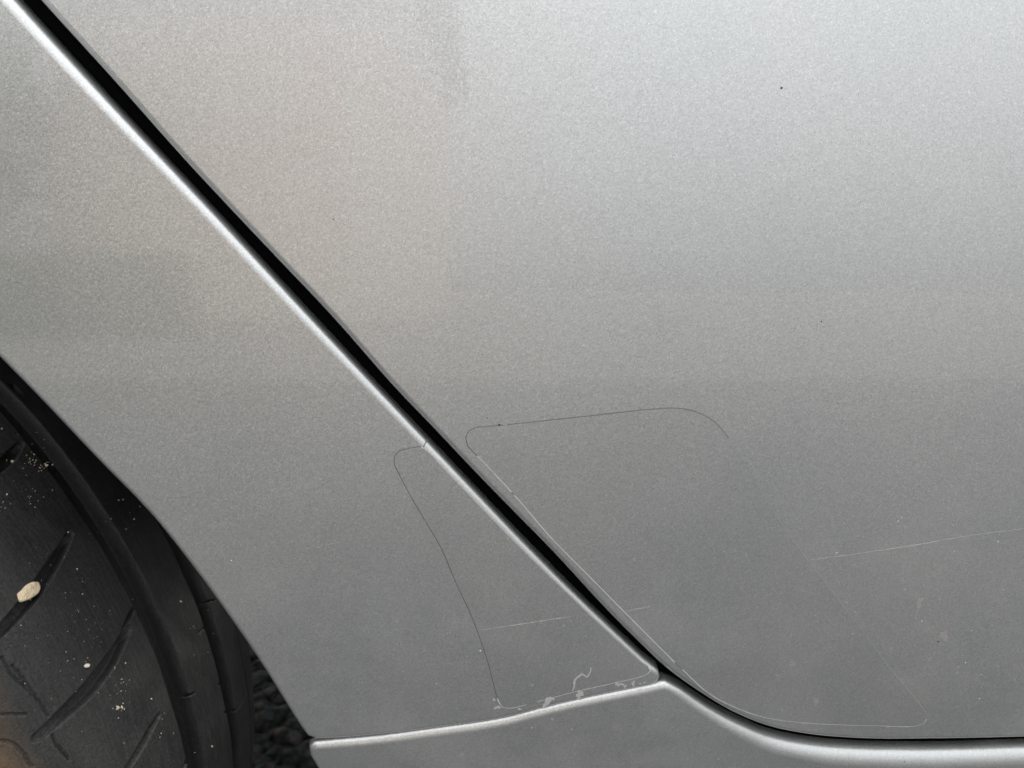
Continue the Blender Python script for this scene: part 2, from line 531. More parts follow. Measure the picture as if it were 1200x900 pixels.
# dark body behind the gaps
def sheet(name, x0, x1, z0, z1, off, mat, thick=.004):
    gx = np.linspace(x0, x1, 40); gz = np.linspace(z0, z1, 30)
    X, Z = np.meshgrid(gx, gz)
    vs = []; fs = []
    for k, o in enumerate((off, off + thick)):
        Y = S(X, Z) + o
        vs.append(np.stack([X.ravel(), Y.ravel(), Z.ravel()], 1))
    n = 40 * 30
    for i in range(29):
        for j in range(39):
            a = i * 40 + j
            fs.append([a, a + 1, a + 41, a + 40]); fs.append([n + a, n + a + 40, n + a + 41, n + a + 1])
    for i in range(29):
        a = i * 40; fs.append([a, a + 40, n + a + 40, n + a]); a += 39; fs.append([a + 40, a, n + a, n + a + 40])
    for j in range(39):
        fs.append([j + 1, j, n + j, n + j + 1]); a = 29 * 40 + j; fs.append([a, a + 1, n + a + 1, n + a])
    return to_car(link_mesh(name, np.vstack(vs), fs, mat, None, smooth=False))
sheet('inner_body', -0.060, 1.0, 0.225, 0.79, .018, M_STEEL)

def tube_path(pts, rad, nseg=8):
    pts = np.asarray(pts, float); n = len(pts)
    t = np.gradient(pts, axis=0); t /= np.linalg.norm(t, axis=1, keepdims=True)
    ref = np.array([0, 1.0, 0])
    u = np.cross(t, ref); u /= np.linalg.norm(u, axis=1, keepdims=True); w = np.cross(t, u)
    V = []; Fc = []
    for k in range(nseg):
        a = 2 * math.pi * k / nseg
        V.append(pts + rad * (u * math.cos(a) + w * math.sin(a)))
    V = np.stack(V, 1).reshape(-1, 3)
    for i in range(n - 1):
        for k in range(nseg):
            Fc.append([i * nseg + k, i * nseg + (k + 1) % nseg, (i + 1) * nseg + (k + 1) % nseg, (i + 1) * nseg + k])
    Fc.append(list(range(nseg))[::-1]); Fc.append([(n - 1) * nseg + k for k in range(nseg)])
    return V, Fc
# rubber seal running down the gap behind the door edge
sd = resample(np.vstack([[*(top_l + [-.004, 0]), .003], de]), .006)
ts = np.gradient(sd[:, :2], axis=0); ts /= np.linalg.norm(ts, axis=1, keepdims=True)
sx = sd[:, 0] + ts[:, 1] * .003; sz = sd[:, 1] - ts[:, 0] * .003
V, Fc = tube_path(np.stack([sx, S(sx, sz) + .0115, sz], 1), .0055)
to_car(link_mesh('door_seal', V, Fc, M_RUBBER))

# wheel arch liner: lining above and ahead of the tyre, and floor of the body
def arc_band(name, r, y0, y1, a0, a1, mat, n=60, thick=.004, ny=8):
    vs = []; fs = []
    for rr in (r, r + thick):
        for i in range(n + 1):
            a = a0 + (a1 - a0) * i / n
            for j in range(ny + 1):
                y = y0 + (y1 - y0) * j / ny
                vs.append((WX + rr * math.cos(a), y, WZ + rr * math.sin(a)))
    m = ny + 1; N = (n + 1) * m
    for i in range(n):
        for j in range(ny):
            a = i * m + j
            fs.append([a, a + m, a + m + 1, a + 1]); fs.append([N + a, N + a + 1, N + a + m + 1, N + a + m])
        a = i * m; fs.append([a + m, a, N + a, N + a + m]); a += ny; fs.append([a, a + m, N + a + m, N + a])
    for j in range(ny):
        fs.append([j, j + 1, N + j + 1, N + j]); a = n * m + j; fs.append([a + 1, a, N + a, N + a + 1])
    return to_car(link_mesh(name, vs, fs, mat))
arc_band('wheel_arch_liner', .386, .022, .32, math.radians(26), math.radians(192), M_LINER)

def box_mesh(x0, x1, y0, y1, z0, z1):
    v = [(x, y, z) for x in (x0, x1) for y in (y0, y1) for z in (z0, z1)]
    f = [(0, 1, 3, 2), (4, 6, 7, 5), (0, 4, 5, 1), (2, 3, 7, 6), (0, 2, 6, 4), (1, 5, 7, 3)]
    return v, f
v, f = box_mesh(-1.2, 1.0, .36, 1.45, .30, .785)
to_car(link_mesh('body_light_block', v, f, M_STEEL, smooth=False))  # unseen box in place of the body, made tall to block the sun
v, f = box_mesh(-.06, 1.0, .055, .34, .225, .235)
to_car(link_mesh('sill_floor', v, f, M_STEEL, smooth=False))

# ------------------------------------------------------------------ wheel
wheel = to_car(empty('wheel', (WX, WY, WZ)))
wheel.location = (WX, WY, WZ)
R = 0.3266
TW = .186
prof = catmull([(.030, .222), (.008, .236), (-.010, .258), (-.013, .272), (-.012, .284), (-.007, .2965), (-.001, .3055), (.007, .3125), (.017, .3180), (.035, .3228), (.056, .3255),
                (.085, R), (.115, .3252), (.140, .3215), (.160, .3165), (.178, .3095), (.190, .300), (.198, .284), (.199, .262), (.190, .24), (.165, .222)], 30)
seg = np.linalg.norm(np.diff(prof, axis=0), axis=1); arc = np.r_[0, np.cumsum(seg)]
# where is a photo pixel on the tread -> (theta, y)
def on_tread(px, py):
    r = ray(px, py); o = np.array([0, -D, CAM_Z])
    for t in np.arange(.15, .9, .00015):
        p = o + r * t
        if p[1] < -.013: continue
        rr = math.hypot(p[0] - WX, p[2] - WZ)
        m = np.interp(p[1], prof[90:, 0], prof[90:, 1]) if p[1] > -.0125 else .26
        if rr < m: return math.atan2(p[2] - WZ, p[0] - WX), p[1]
    return None
slits = []
def slit(pts, w, dep=.0045, taper=True, rep=(0,)):
    q = [on_tread(*p) for p in pts]
    if any(a is None for a in q): return
    for k in rep:
        slits.append((np.array([(a + k, y) for a, y in q]), w, dep, taper))
# diagonal tread slits, as seen, then repeated round the tyre
A = slit([(82, 626), (62, 662), (38, 697), (4, 737), (-25, 765)], .0024)
slit([(150, 738), (133, 770), (104, 808), (76, 835), (47, 862)], .0030)
slit([(158, 709), (152, 722), (144, 737)], .0010, .0035)
slit([(187, 838), (176, 856), (160, 884), (140, 915)], .0016)
slit([(228, 862), (222, 880), (214, 905)], .0012)
slit([(25, 520), (8, 540), (-15, 560)], .0020)
per = 0.150
base_slits = slits[:2]
for cr_ in ([(2, 770), (12, 790), (22, 800), (38, 812), (50, 828), (56, 840)], [(14, 780), (30, 800), (38, 815)], [(60, 862), (66, 874), (80, 890)], [(0, 838), (15, 837), (30, 838)],
            [(-6, 868), (8, 869), (18, 874), (29, 886), (36, 900)]):
    slit(cr_, .00045, .0009, False)
for s_ in list(base_slits):
    for k in list(range(2, 34)):
        slits.append((s_[0] + np.array([per * 2 * .5 * k + .03, 0]), s_[1], s_[2], s_[3]))
# sipes on the inner ribs
for (a, b) in (((131, 620), (119, 628)), ((228, 812), (214, 818)), ((21, 455), (9, 462)), ((238, 706), (252, 703)), ((262, 835), (277, 832)), ((277, 832), (288, 815)), ((240, 735), (233, 742)), ((256, 803), (262, 800))):
    slit([a, b], .0005, .0030, False)

# profile samples: fine where the tread can be seen
fine = []
a_of = lambda y, lo=90: np.interp(y, prof[lo:420, 0], arc[lo:420])
u0, u1 = arc[95], a_of(.150)
us = np.r_[np.linspace(0, u0, 30)[:-1], np.arange(u0, u1, .00042), np.linspace(u1, arc[-1], 60)]
th_f0, th_f1 = -.62, .62
ths = np.r_[np.arange(th_f0, th_f1, .00125), np.arange(th_f1, th_f0 + 2 * math.pi, .008)]
py_ = np.interp(us, arc, prof[:, 0]); pr_ = np.interp(us, arc, prof[:, 1])
ty = np.gradient(py_, us); tr = np.gradient(pr_, us); ln = np.hypot(ty, tr); ty /= ln; tr /= ln
ny_, nr_ = -tr, ty     # outward normal of the profile (r up for y increasing)
TH, U = np.meshgrid(ths, us, indexing='ij')
Y = np.broadcast_to(py_, TH.shape).copy(); Rr = np.broadcast_to(pr_, TH.shape).copy()
def smooth(a, b, x):
    t = np.clip((x - a) / (b - a), 0, 1); return t * t * (3 - 2 * t)
dep = np.zeros_like(TH)
for (ya, yb, d_) in ((.0562, .0706, .0064), (.1004, .1135, .0064), (.1395, .1435, .0045)):
    g = smooth(ya, ya + .0009, Y) * (1 - smooth(yb - .0022, yb, Y))
    dep = np.maximum(dep, g * d_)
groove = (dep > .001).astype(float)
treadmask = (U > arc[60])
for pts, w, d_, taper in slits:
    a_lo, a_hi = pts[:, 0].min() - .02, pts[:, 0].max() + .02
    best = np.full(TH.shape, 9.0); along = np.zeros(TH.shape)
    for off in (0, 2 * math.pi, -2 * math.pi):
        rows = np.where((ths + off > a_lo) & (ths + off < a_hi))[0]
        if len(rows) == 0: continue
        sl_ = slice(rows.min(), rows.max() + 1)
        T = (TH[sl_] + off) * R; YY = Y[sl_]
        P = np.stack([pts[:, 0] * R, pts[:, 1]], 1)
        L_ = np.r_[0, np.cumsum(np.linalg.norm(np.diff(P, axis=0), axis=1))]
        for i in range(len(P) - 1):
            dx, dy = P[i + 1] - P[i]; l2 = dx * dx + dy * dy
            t = np.clip(((T - P[i, 0]) * dx + (YY - P[i, 1]) * dy) / l2, 0, 1)
            dist = np.hypot(T - P[i, 0] - t * dx, YY - P[i, 1] - t * dy)
            m = dist < best[sl_]
            best[sl_] = np.where(m, dist, best[sl_])
            along[sl_] = np.where(m, (L_[i] + t * (L_[i + 1] - L_[i])) / L_[-1], along[sl_])
    ww = w * 1.3 * (.55 + .45 * np.sin(np.pi * np.clip(along, 0.05, .95))) if taper else w
    g = 1 - smooth(ww * .68, ww * .95, best)
    if taper: g *= .25 + .75 * smooth(0, .12, along) * (1 - .9 * smooth(.8, 1, along))
    dep = np.maximum(dep, g * d_ * treadmask)
# worn, slightly uneven tread
rngw = np.random.default_rng(3)
wob = np.zeros_like(TH)
for _ in range(14):
    ka, ku = rngw.uniform(4, 60), rngw.uniform(20, 260)
    wob += np.sin(np.round(ka) * TH + ku * U + rngw.uniform(0, 6.28)) * .00007
Rd = Rr + nr_ * (-dep) + wob * (dep < .0005)
Yd = Y + ny_ * (-dep)
X3 = Rd * np.cos(TH); Z3 = Rd * np.sin(TH)
verts = np.stack([X3, Yd - WY, Z3], -1).reshape(-1, 3).astype(np.float32)
nt, nu = TH.shape
ii, jj = np.meshgrid(np.arange(nt), np.arange(nu - 1), indexing='ij')
i2 = (ii + 1) % nt
quads = np.stack([ii * nu + jj, ii * nu + jj + 1, i2 * nu + jj + 1, i2 * nu + jj], -1).reshape(-1, 4)
# consistent outward winding
a, b, c = verts[quads[0, 0]], verts[quads[0, 1]], verts[quads[0, 2]]
k0 = (nt // 200) * (nu - 1) + nu // 2
q = quads[k0]; nn = np.cross(verts[q[1]] - verts[q[0]], verts[q[2]] - verts[q[0]])
if nn @ np.array([verts[q[0]][0], 0, verts[q[0]][2]]) < 0: quads = quads[:, ::-1]
me = bpy.data.meshes.new('tyre')
me.vertices.add(len(verts)); me.vertices.foreach_set('co', verts.ravel())
me.loops.add(quads.size); me.loops.foreach_set('vertex_index', quads.ravel().astype(np.int32))
me.polygons.add(len(quads))
me.polygons.foreach_set('loop_start', np.arange(0, quads.size, 4, dtype=np.int32))
me.polygons.foreach_set('use_smooth', np.ones(len(quads), bool))
me.update(calc_edges=True); me.validate()
ca = me.color_attributes.new('zone', 'FLOAT_COLOR', 'POINT')
zr = 1 - smooth(.0, .04, Y)
zg = (1 - smooth(-.0125, .004, Y)) * (U < arc[300])
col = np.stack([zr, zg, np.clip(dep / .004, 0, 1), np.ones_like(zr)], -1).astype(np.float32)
ca.data.foreach_set('color', col.ravel())
cb = me.color_attributes.new('unrolled', 'FLOAT_COLOR', 'POINT')
cb.data.foreach_set('color', np.stack([TH * R, U, 0 * U, 1 + 0 * U], -1).astype(np.float32).ravel())
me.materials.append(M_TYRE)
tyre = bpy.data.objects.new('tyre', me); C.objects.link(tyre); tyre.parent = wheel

# rim: barrel, lip and ten spokes
def lathe(pr, n=96):
    vs = []; fs = []
    for i in range(n):
        a = 2 * math.pi * i / n
        for (y, r) in pr: vs.append((r * math.cos(a), y, r * math.sin(a)))
    m = len(pr)
    for i in range(n):
        for j in range(m - 1):
            fs.append([i * m + j, ((i + 1) % n) * m + j, ((i + 1) % n) * m + j + 1, i * m + j + 1])
    return vs, fs
vs, fs = lathe([(-.060, .222), (-.076, .228), (-.080, .236), (-.074, .240), (-.066, .236), (-.055, .224), (-.02, .205), (.05, .200), (.075, .226), (.08, .238), (.072, .236), (.06, .215), (.04, .192), (-.02, .196), (-.05, .214), (-.060, .222)])
hb, hf = lathe([(-.055, .001), (-.058, .03), (-.050, .055), (-.02, .06), (.0, .055), (.0, .001)], 48)
k = len(vs); vs += hb; fs += [[i + k for i in f_] for f_ in hf]
for s_ in range(10):
    a = 2 * math.pi * s_ / 10; ca_, sa_ = math.cos(a), math.sin(a)
    pts = []
    for (rr, w, y0, y1) in ((.045, .016, -.055, -.03), (.13, .011, -.060, -.038), (.214, .014, -.066, -.045)):
        for (tt_, yy) in ((-w, y1), (-w * .7, y0), (w * .7, y0), (w, y1)):
            pts.append((rr * ca_ - tt_ * sa_, yy, rr * sa_ + tt_ * ca_))
    k = len(vs); vs += pts
    for g_ in range(2):
        for h in range(4):
            fs.append([k + g_ * 4 + h, k + g_ * 4 + (h + 1) % 4, k + g_ * 4 + 4 + (h + 1) % 4, k + g_ * 4 + 4 + h])
rim = link_mesh('rim', vs, fs, M_RIM, wheel)

# ------------------------------------------------------------------ clear films on the paint
M_EDGE_D = plain('film_edge_dark', (.15, .15, .146), .8, bump=(900, .2, .0002))
M_EDGE_F = plain('film_edge_faint', (.26, .27, .265), .5)
M_EDGE_L = plain('film_edge_pale', (.92, .92, .90), .75, bump=(900, .2, .0002))
def film(name, pix, parent, mat, thick=.00022, edgew=.00034, pale=lambda x, z: False):
    L = chaikin(pxw(pix), 0)
    L = catmull(np.vstack([L, L[:1]]), 8)[:-1]
    L = resample(np.vstack([L, L[:1]]), .0015)[:-1]
    area = 0.5 * np.sum(L[:, 0] * np.roll(L[:, 1], -1) - np.roll(L[:, 0], -1) * L[:, 1])
    if area < 0: L = L[::-1]
    P = L[:, :2]
    v2, tris = tri_fill(P, .010)
    n = len(P)
    idx = [int(((v2 - p) ** 2).sum(1).argmin()) for p in P]
    t = np.roll(P, -1, 0) - np.roll(P, 1, 0); t /= np.linalg.norm(t, axis=1, keepdims=True)
    o2 = np.stack([t[:, 1], -t[:, 0]], 1)
    V = np.stack([v2[:, 0], S(v2[:, 0], v2[:, 1]) - thick, v2[:, 1]], 1); N = Sn(v2[:, 0], v2[:, 1])
    faces = []; mi = []
    for f_ in tris:
        a, b, c = v2[f_[0]], v2[f_[1]], v2[f_[2]]
        s_ = (b[0]-a[0])*(c[1]-a[1]) - (c[0]-a[0])*(b[1]-a[1])
        faces.append(f_ if s_ > 0 else f_[::-1]); mi.append(0)
    wv = .75 + .5 * np.random.default_rng(5).random(n)
    wv = (wv + np.roll(wv, 1) + np.roll(wv, -1)) / 3
    Q = P + o2 * edgew * wv[:, None]
    bot = np.stack([Q[:, 0], S(Q[:, 0], Q[:, 1]) - .00002, Q[:, 1]], 1)
    nb = Sn(Q[:, 0], Q[:, 1]) * .95 + np.stack([o2[:, 0], 0 * o2[:, 0], o2[:, 1]], 1) * .3
    nb /= np.linalg.norm(nb, axis=1, keepdims=True)
    b0 = len(V)
    # duplicate rim verts so that the film face keeps a flat normal
    top = V[idx]
    verts_ = np.vstack([V, top, bot]); norms = np.vstack([N, nb, nb])
    for i in range(n):
        j = (i + 1) % n
        faces.append([b0 + i, b0 + n + i, b0 + n + j, b0 + j])
        m_ = pale(*P[i]); mi.append(3 if (m_ in (1, 2) and wv[i] > 1.17) else m_)
    o = link_mesh(name, verts_, faces, None, None, norms, True, [mat, M_EDGE_D, M_EDGE_L, M_EDGE_F], mi)
    o.parent = parent; o.matrix_parent_inverse = parent.matrix_world.inverted()
    return o
bpy.context.view_layer.update()
def pale1(x, z):
    # lower and left runs are coloured pale, the top run dark
    if x - hit(850, 600)[0] > (hit(850, 600)[1] - z) * 1.0 - .02 and z < hit(820, 486)[1] and z > hit(820, 846)[1] and x > hit(850, 600)[0]: return 3
    return 2 if z < hit(560, 530)[1] else 1
f1 = film('protective_film', [(549, 523), (546.5, 514), (549, 506.5), (556, 502), (568, 500.3), (585, 499), (680, 489), (770, 479.5), (795, 479), (818, 484), (836, 494), (849, 508), (880, 556), (910, 606),
          (947, 657), (1000, 726), (1040, 780), (1083, 833), (1086, 840), (1082, 847), (1070, 850.5), (1033, 850), (990, 849), (950, 847), (900, 841), (867, 830.5), (833, 813.5), (800, 784), (733, 717.5), (690, 674), (647, 630.5), (607, 584), (565, 539)],
          door, M_FILM, pale=pale1)
def pale2(x, z):
    if z < hit(585, 822)[1] + .002 or (x > hit(640, 700)[0] and z < hit(750, 785)[1]): return 2
    return 0 if (x - hit(494, 524)[0]) > (hit(494, 524)[1] - z) * .55 else 1
f2 = film('protective_film', [(463, 545), (462.5, 537), (466, 530.5), (474, 527), (486, 524.8), (494, 524), (528, 557.5), (594, 626), (661, 692), (706, 735), (750, 775), (762, 785), (756, 790.5), (725, 798.5), (680, 808.5), (626, 822.5), (600, 829), (590, 828.5), (585, 822),
          (572, 775), (554, 724), (535, 683), (518, 643), (500, 612), (480, 578)],
          quarter, M_FILM, pale=pale2)

# the film turns over the panel's rolled edge: its cut end shows as a short dark line across the edge
def edge_wrap(p_in, dirn, rr_, w):
    x, z = hit(*p_in); sn = Sn(np.float64(x), np.float64(z)); P0 = np.array([x, S(np.float64(x), np.float64(z)), z])
    od = np.array([dirn[0], 0, dirn[1]]); od -= sn * (od @ sn); od /= np.linalg.norm(od)
    sd = np.cross(od, sn); vs = []
    for k in range(-6, 9):
        a = max(0, k) * math.radians(10)
        base_ = P0 + od * (rr_ * math.sin(a) + min(0, k) * .0005) - sn * rr_ * (1 - math.cos(a)) + (sn * math.cos(a) + od * math.sin(a)) * .00012
        base_ = base_ + sd * (k * -.00012)
        vs += [base_ - sd * w, base_ + sd * w]
    n = len(vs) // 2
    o = link_mesh('film_edge', vs, [[2*i, 2*i+1, 2*i+3, 2*i+2] for i in range(n - 1)], M_EDGE_D)
    o.parent = quarter; o.matrix_parent_inverse = quarter.matrix_world.inverted()
edge_wrap((495.5, 524.5), (.72, .69), .0028, .00016)

# ------------------------------------------------------------------ marks on the paint
M_SCR = plain('pale_scratch', (.80, .80, .78), .7)
M_SPK = plain('dark_fleck', (.02, .016, .013), .8)
M_RES = plain('adhesive_residue', (.88, .88, .85), .65)
M_PINK = plain('reddish_stain', (.66, .56, .54), .6)
M_WHT = plain('pale_dust_fleck', (.85, .85, .82), .7)
M_SCR.node_tree.nodes['Principled BSDF'].inputs['Alpha'].default_value = .45
M_PINK.node_tree.nodes['Principled BSDF'].inputs['Alpha'].default_value = .25
M_RES.node_tree.nodes['Principled BSDF'].inputs['Alpha'].default_value = .45
def on_body(px, py, off):
    x, z = hit(px, py, off)
    return np.array([x, S(np.float64(x), np.float64(z)) + off, z])
def ribbon(name, pix, w, parent, mat, off=-.00025):
    L = resample(catmull(np.array([hit(*p) for p in pix]), 8), .0012)
    t = np.gradient(L, axis=0); t /= np.linalg.norm(t, axis=1, keepdims=True)
    nrm = np.stack([-t[:, 1], t[:, 0]], 1)
    rg = np.random.default_rng(len(L))
    ww = w * (.35 + .9 * rg.random(len(L))) * np.sin(np.linspace(.15, math.pi - .15, len(L))) ** .4
    vs = []
    for sgn in (-1, 1):
        Q = L + sgn * nrm * ww[:, None] / 2
        vs.append(np.stack([Q[:, 0], S(Q[:, 0], Q[:, 1]) + off, Q[:, 1]], 1))
    n = len(L)
    fs = [[i, n + i, n + i + 1, i + 1] for i in range(n - 1)]
    V = np.vstack(vs)
    q = fs[0]
    if np.cross(V[q[1]] - V[q[0]], V[q[2]] - V[q[0]])[1] > 0: fs = [f_[::-1] for f_ in fs]
    o = link_mesh(name, V, fs, mat)
    o.parent = parent; o.matrix_parent_inverse = parent.matrix_world.inverted()
    return o
for p, w in (([(948, 656), (1000, 649), (1080, 637), (1130, 628), (1200, 619)], .00032),
             ([(733, 716), (748, 713), (761, 710.5)], .00030),
             ([(960, 478), (1060, 470), (1180, 466)], .00010),
             ([(470, 82), (500, 83), (530, 87)], .00010)):
    ribbon('scratch', p, w, door, M_SCR)
for p, w in (([(563, 738), (610, 731), (668, 722)], .00040), ([(500, 779), (530, 777), (560, 775)], .00012),
             ([(355, 643), (375, 640), (400, 634)], .00012), ([(375, 468), (380, 462), (385, 461)], .0001)):
    ribbon('scratch', p, w, quarter, M_SCR)

def blob(name, pix, parent, mat, off=-.0003, rough=.25, n=26, seed=0):
    """flat patch of residue with an uneven outline; pix = (cx, cy, rx, ry, angle)"""
    cx, cy, rx, ry, an = pix
    rg = np.random.default_rng(seed)
    ph = rg.uniform(0, 6.28, 4)
    vs = []
    c = on_body(cx, cy, off)
    vs.append(c)
    for i in range(n):
        a = 2 * math.pi * i / n
        k = 1 + rough * (math.sin(2 * a + ph[0]) * .5 + math.sin(3 * a + ph[1]) * .5 + math.sin(5 * a + ph[2]) * .4)
        ex, ey = rx * k * math.cos(a), ry * k * math.sin(a)
        vs.append(on_body(cx + ex * math.cos(an) - ey * math.sin(an), cy + ex * math.sin(an) + ey * math.cos(an), off))
    fs = [[0, 1 + (i + 1) % n, 1 + i] for i in range(n)]
    if np.cross(vs[fs[0][1]] - vs[0], vs[fs[0][2]] - vs[0])[1] > 0: fs = [f_[::-1] for f_ in fs]
    o = link_mesh(name, vs, fs, mat)
    if parent is not None:
        o.parent = parent; o.matrix_parent_inverse = parent.matrix_world.inverted()
    return o
for i, (c_, rg_) in enumerate((((679.5, 813.5, 4.5, 4, .2), .4), ((641, 823, 5, 3.5, -.5), .6), ((646, 819, 3, 2.6, 0), .5),
                               ((725, 802, 4, 2.2, -.2), .7), ((732, 803.5, 3, 1.6, .1), .7), ((742, 801, 2.2, 2.6, .3), .4), ((750, 801.5, 1.3, 1, 0), .3), ((755, 800, 1.4, 1, 0), .3),
                               ((583, 829, 3, 2, 0), .6), ((579, 820, 2, 1.2, .2), .5), ((609, 831, 2.6, 1, 0), .5))):
    blob('adhesive_residue', c_, quarter, M_RES, rough=rg_, seed=i)
ribbon('adhesive_residue', [(671, 809), (673, 803), (673, 797), (678, 792), (683, 789), (687, 793), (692, 786), (692, 781)], .0009, quarter, M_RES, -.0004)
for i, c_ in enumerate(((1077, 706, 4, 5.5, .3), (1106, 745, 4.5, 5, .0), (956, 822, 4, 3.5, 0), (928, 778, 5, 3, 0))):
    blob('stain', c_, door, M_PINK, -.0003, .4, seed=40 + i)
def flecks(name, parent, mat, pts, seed, lift=.0):
    """tiny flattened grains of dirt lying on the paint, as one uncountable layer"""
    rg = np.random.default_rng(seed); vs = []; fs = []
    for (px, py, s) in pts:
        c = on_body(px, py, -.0002)
        k = len(vs); m = 6
        vs.append(c + np.array([0, -s * .5, 0]))
        for i in range(m):
            a = 2 * math.pi * i / m
            q = s * rg.uniform(.6, 1.3)
            vs.append(c + np.array([q * math.cos(a), .0003, q * math.sin(a)]))
        fs += [[k, k + 1 + i, k + 1 + (i + 1) % m] for i in range(m)]
    o = link_mesh(name, vs, fs, mat)
    o.parent = parent; o.matrix_parent_inverse = parent.matrix_world.inverted()
    return tag(o, kind='stuff')
rd = np.random.default_rng(21)
dark_d = [(916, 103, .0005), (585, 498, .0005), (963, 377, .00035), (722, 478, .0002), (571, 490, .00025), (1100, 752, .0004), (600, 690, .0002), (391, 257, .0003)]
dark_d += [(x, y, rd.uniform(.0001, .00022)) for x, y in zip(rd.uniform(620, 1195, 26), rd.uniform(10, 600, 26))]
flecks('dark_flecks', door, M_SPK, dark_d, 1)
pale_d = [(1170, 635, .0003), (1132, 777, .0003), (1148, 819, .00025), (905, 727, .0003), (971, 843, .0003), (1053, 611, .0003), (981, 648, .0003), (760, 711, .00045), (1081, 728, .0003)]
pale_d += [(x, y, rd.uniform(.0001, .00022)) for x, y in zip(rd.uniform(860, 1195, 50), rd.uniform(600, 845, 50))]
flecks('pale_flecks', door, M_WHT, pale_d, 2)
dark_q = [(300, 490, .00025), (229, 290, .0002), (360, 580, .0002), (190, 330, .0002)] + [(x, y, rd.uniform(.0001, .0002)) for x, y in zip(rd.uniform(250, 420, 12), rd.uniform(500, 620, 12))]
flecks('dark_flecks', quarter, M_SPK, dark_q, 3)
pale_q = [(595, 631, .0005), (271, 657, .0003), (207, 567, .0002), (563, 763, .0004), (709, 745, .0003)] + [(x, y, rd.uniform(.0001, .0002)) for x, y in zip(rd.uniform(360, 560, 20), rd.uniform(650, 840, 20))]
flecks('pale_flecks', quarter, M_WHT, pale_q, 4)
flecks('pale_flecks', sill, M_WHT, [(810, 851, .0004), (716, 875, .0004), (539, 862.5, .0003), (389, 886, .0003)] + [(x, y, rd.uniform(.0001, .00022)) for x, y in zip(rd.uniform(420, 900, 16), rd.uniform(878, 898, 16))], 5)
flecks('dark_flecks', sill, M_SPK, [(560.5, 879, .0005), (536, 890, .0003), (1060, 893, .0004)], 6)

# ------------------------------------------------------------------ stones and grit in the tread
M_STONE = plain('sandstone', (.95, .70, .48), .8, bump=(650, .9, .0012))
M_GRIT = plain('pale_grit', (.55, .47, .36), .8)
M_CREAM = plain('cream_stone', (.85, .76, .60), .8, bump=(900, .6, .0006))
def stone_mesh(name, size, seed, mat, n1=24, n2=16, squash=(1, 1, 1), taper=0):
    rg = np.random.default_rng(seed); vs = []; fs = []
    ks = rg.normal(size=(9, 3)) * 1.3; ph = rg.uniform(0, 6.28, 9)
    cuts = rg.normal(size=(9, 3)); cuts /= np.linalg.norm(cuts, axis=1, keepdims=True)
    for i in range(n2 + 1):
        p_ = math.pi * i / n2
        for j in range(n1):
            a = 2 * math.pi * j / n1
            d = np.array([math.sin(p_) * math.cos(a), math.sin(p_) * math.sin(a), math.cos(p_)])
            k = 1.0
            for c in cuts:
                q = d @ c
                if q > .3: k = min(k, .86 / max(q, .3) if q > .86 * .98 else k)
            k += .05 * np.sin(ks @ d * 2 + ph).sum() / 3
            w = 1 + taper * d[0]
            vs.append(d * k * size * np.array(squash) * np.array([1, w, w]))
    for i in range(n2):
        for j in range(n1):
            fs.append([i * n1 + j, (i + 1) * n1 + j, (i + 1) * n1 + (j + 1) % n1, i * n1 + (j + 1) % n1])
    return link_mesh(name, vs, fs, mat)
def tread_frame(px, py, lift=0.0):
    th, y = on_tread(px, py)
    rr = np.interp(y, prof[90:420, 0], prof[90:420, 1]) + lift
    return Vector((WX + rr * math.cos(th), y, WZ + rr * math.sin(th))), th
loc, th = tread_frame(32, 695, -.0006)
def chip(name, outline, h, mat):
    """flat angular chip: photo outline laid in the tread's tangent plane"""
    P = np.array([tread_frame(*p)[0] for p in outline]); c = P.mean(0)
    th = on_tread(*np.array(outline).mean(0))[0]
    nz = np.array([math.cos(th), 0, math.sin(th)])
    rg = np.random.default_rng(2)
    Pc = catmull(np.vstack([P, P[:1]]), 5)[:-1]; n = len(Pc); jit = 1 + rg.uniform(-.03, .03, n)
    vs = []
    for (k, hh) in ((.86, -.5), (1.0, -.1), (1.0, .45), (.93, .85), (.80, 1.0), (.45, 1.08), (.15, 1.04)):
        for i in range(n):
            q = c + (Pc[i] - c) * k * jit[i]
            vs.append(q - c + nz * h * (hh + rg.uniform(-.05, .05)))
    fs = []
    for a in range(6):
        for i in range(n):
            fs.append([a*n+i, a*n+(i+1)%n, (a+1)*n+(i+1)%n, (a+1)*n+i])
    fs.append([6*n+i for i in range(n)]); fs.append([i for i in range(n)][::-1])
    o = link_mesh(name, vs, fs, mat); o.location = c
    bpy.context.view_layer.objects.active = o
    import bmesh
    bm = bmesh.new(); bm.from_mesh(o.data); bmesh.ops.recalc_face_normals(bm, faces=bm.faces); bm.to_mesh(o.data); bm.free()
    return o
st = chip('stone', [(43.5, 685.5), (44.5, 691), (42, 697), (36, 701), (26, 705.5), (22, 704.5), (19.5, 698), (24, 692), (30, 686), (36, 683), (41, 683)], .0016, M_STONE)
tag(st, 'pale peach stone chip wedged in a diagonal slit of the tyre tread', 'stone')
loc, th = tread_frame(100.5, 780.5, .0004)
s2 = stone_mesh('stone', .0012, 9, M_CREAM, squash=(1, .8, .7)); s2.location = loc
tag(s2, 'tiny cream stone chip lying on the tread block just above the longest slit', 'stone')
rg = np.random.default_rng(17); vs = []; fs = []
spots = []
def cluster(cx, cy, sx, sy, n, s0, s1):
    for _ in range(n):
        spots.append((rg.normal(cx, sx), rg.normal(cy, sy), rg.uniform(s0, s1)))
cluster(36, 541, 4, 4, 10, .0002, .0005); cluster(52, 546, 5, 5, 12, .0002, .0006); cluster(3, 590, 4, 8, 8, .0002, .0005)
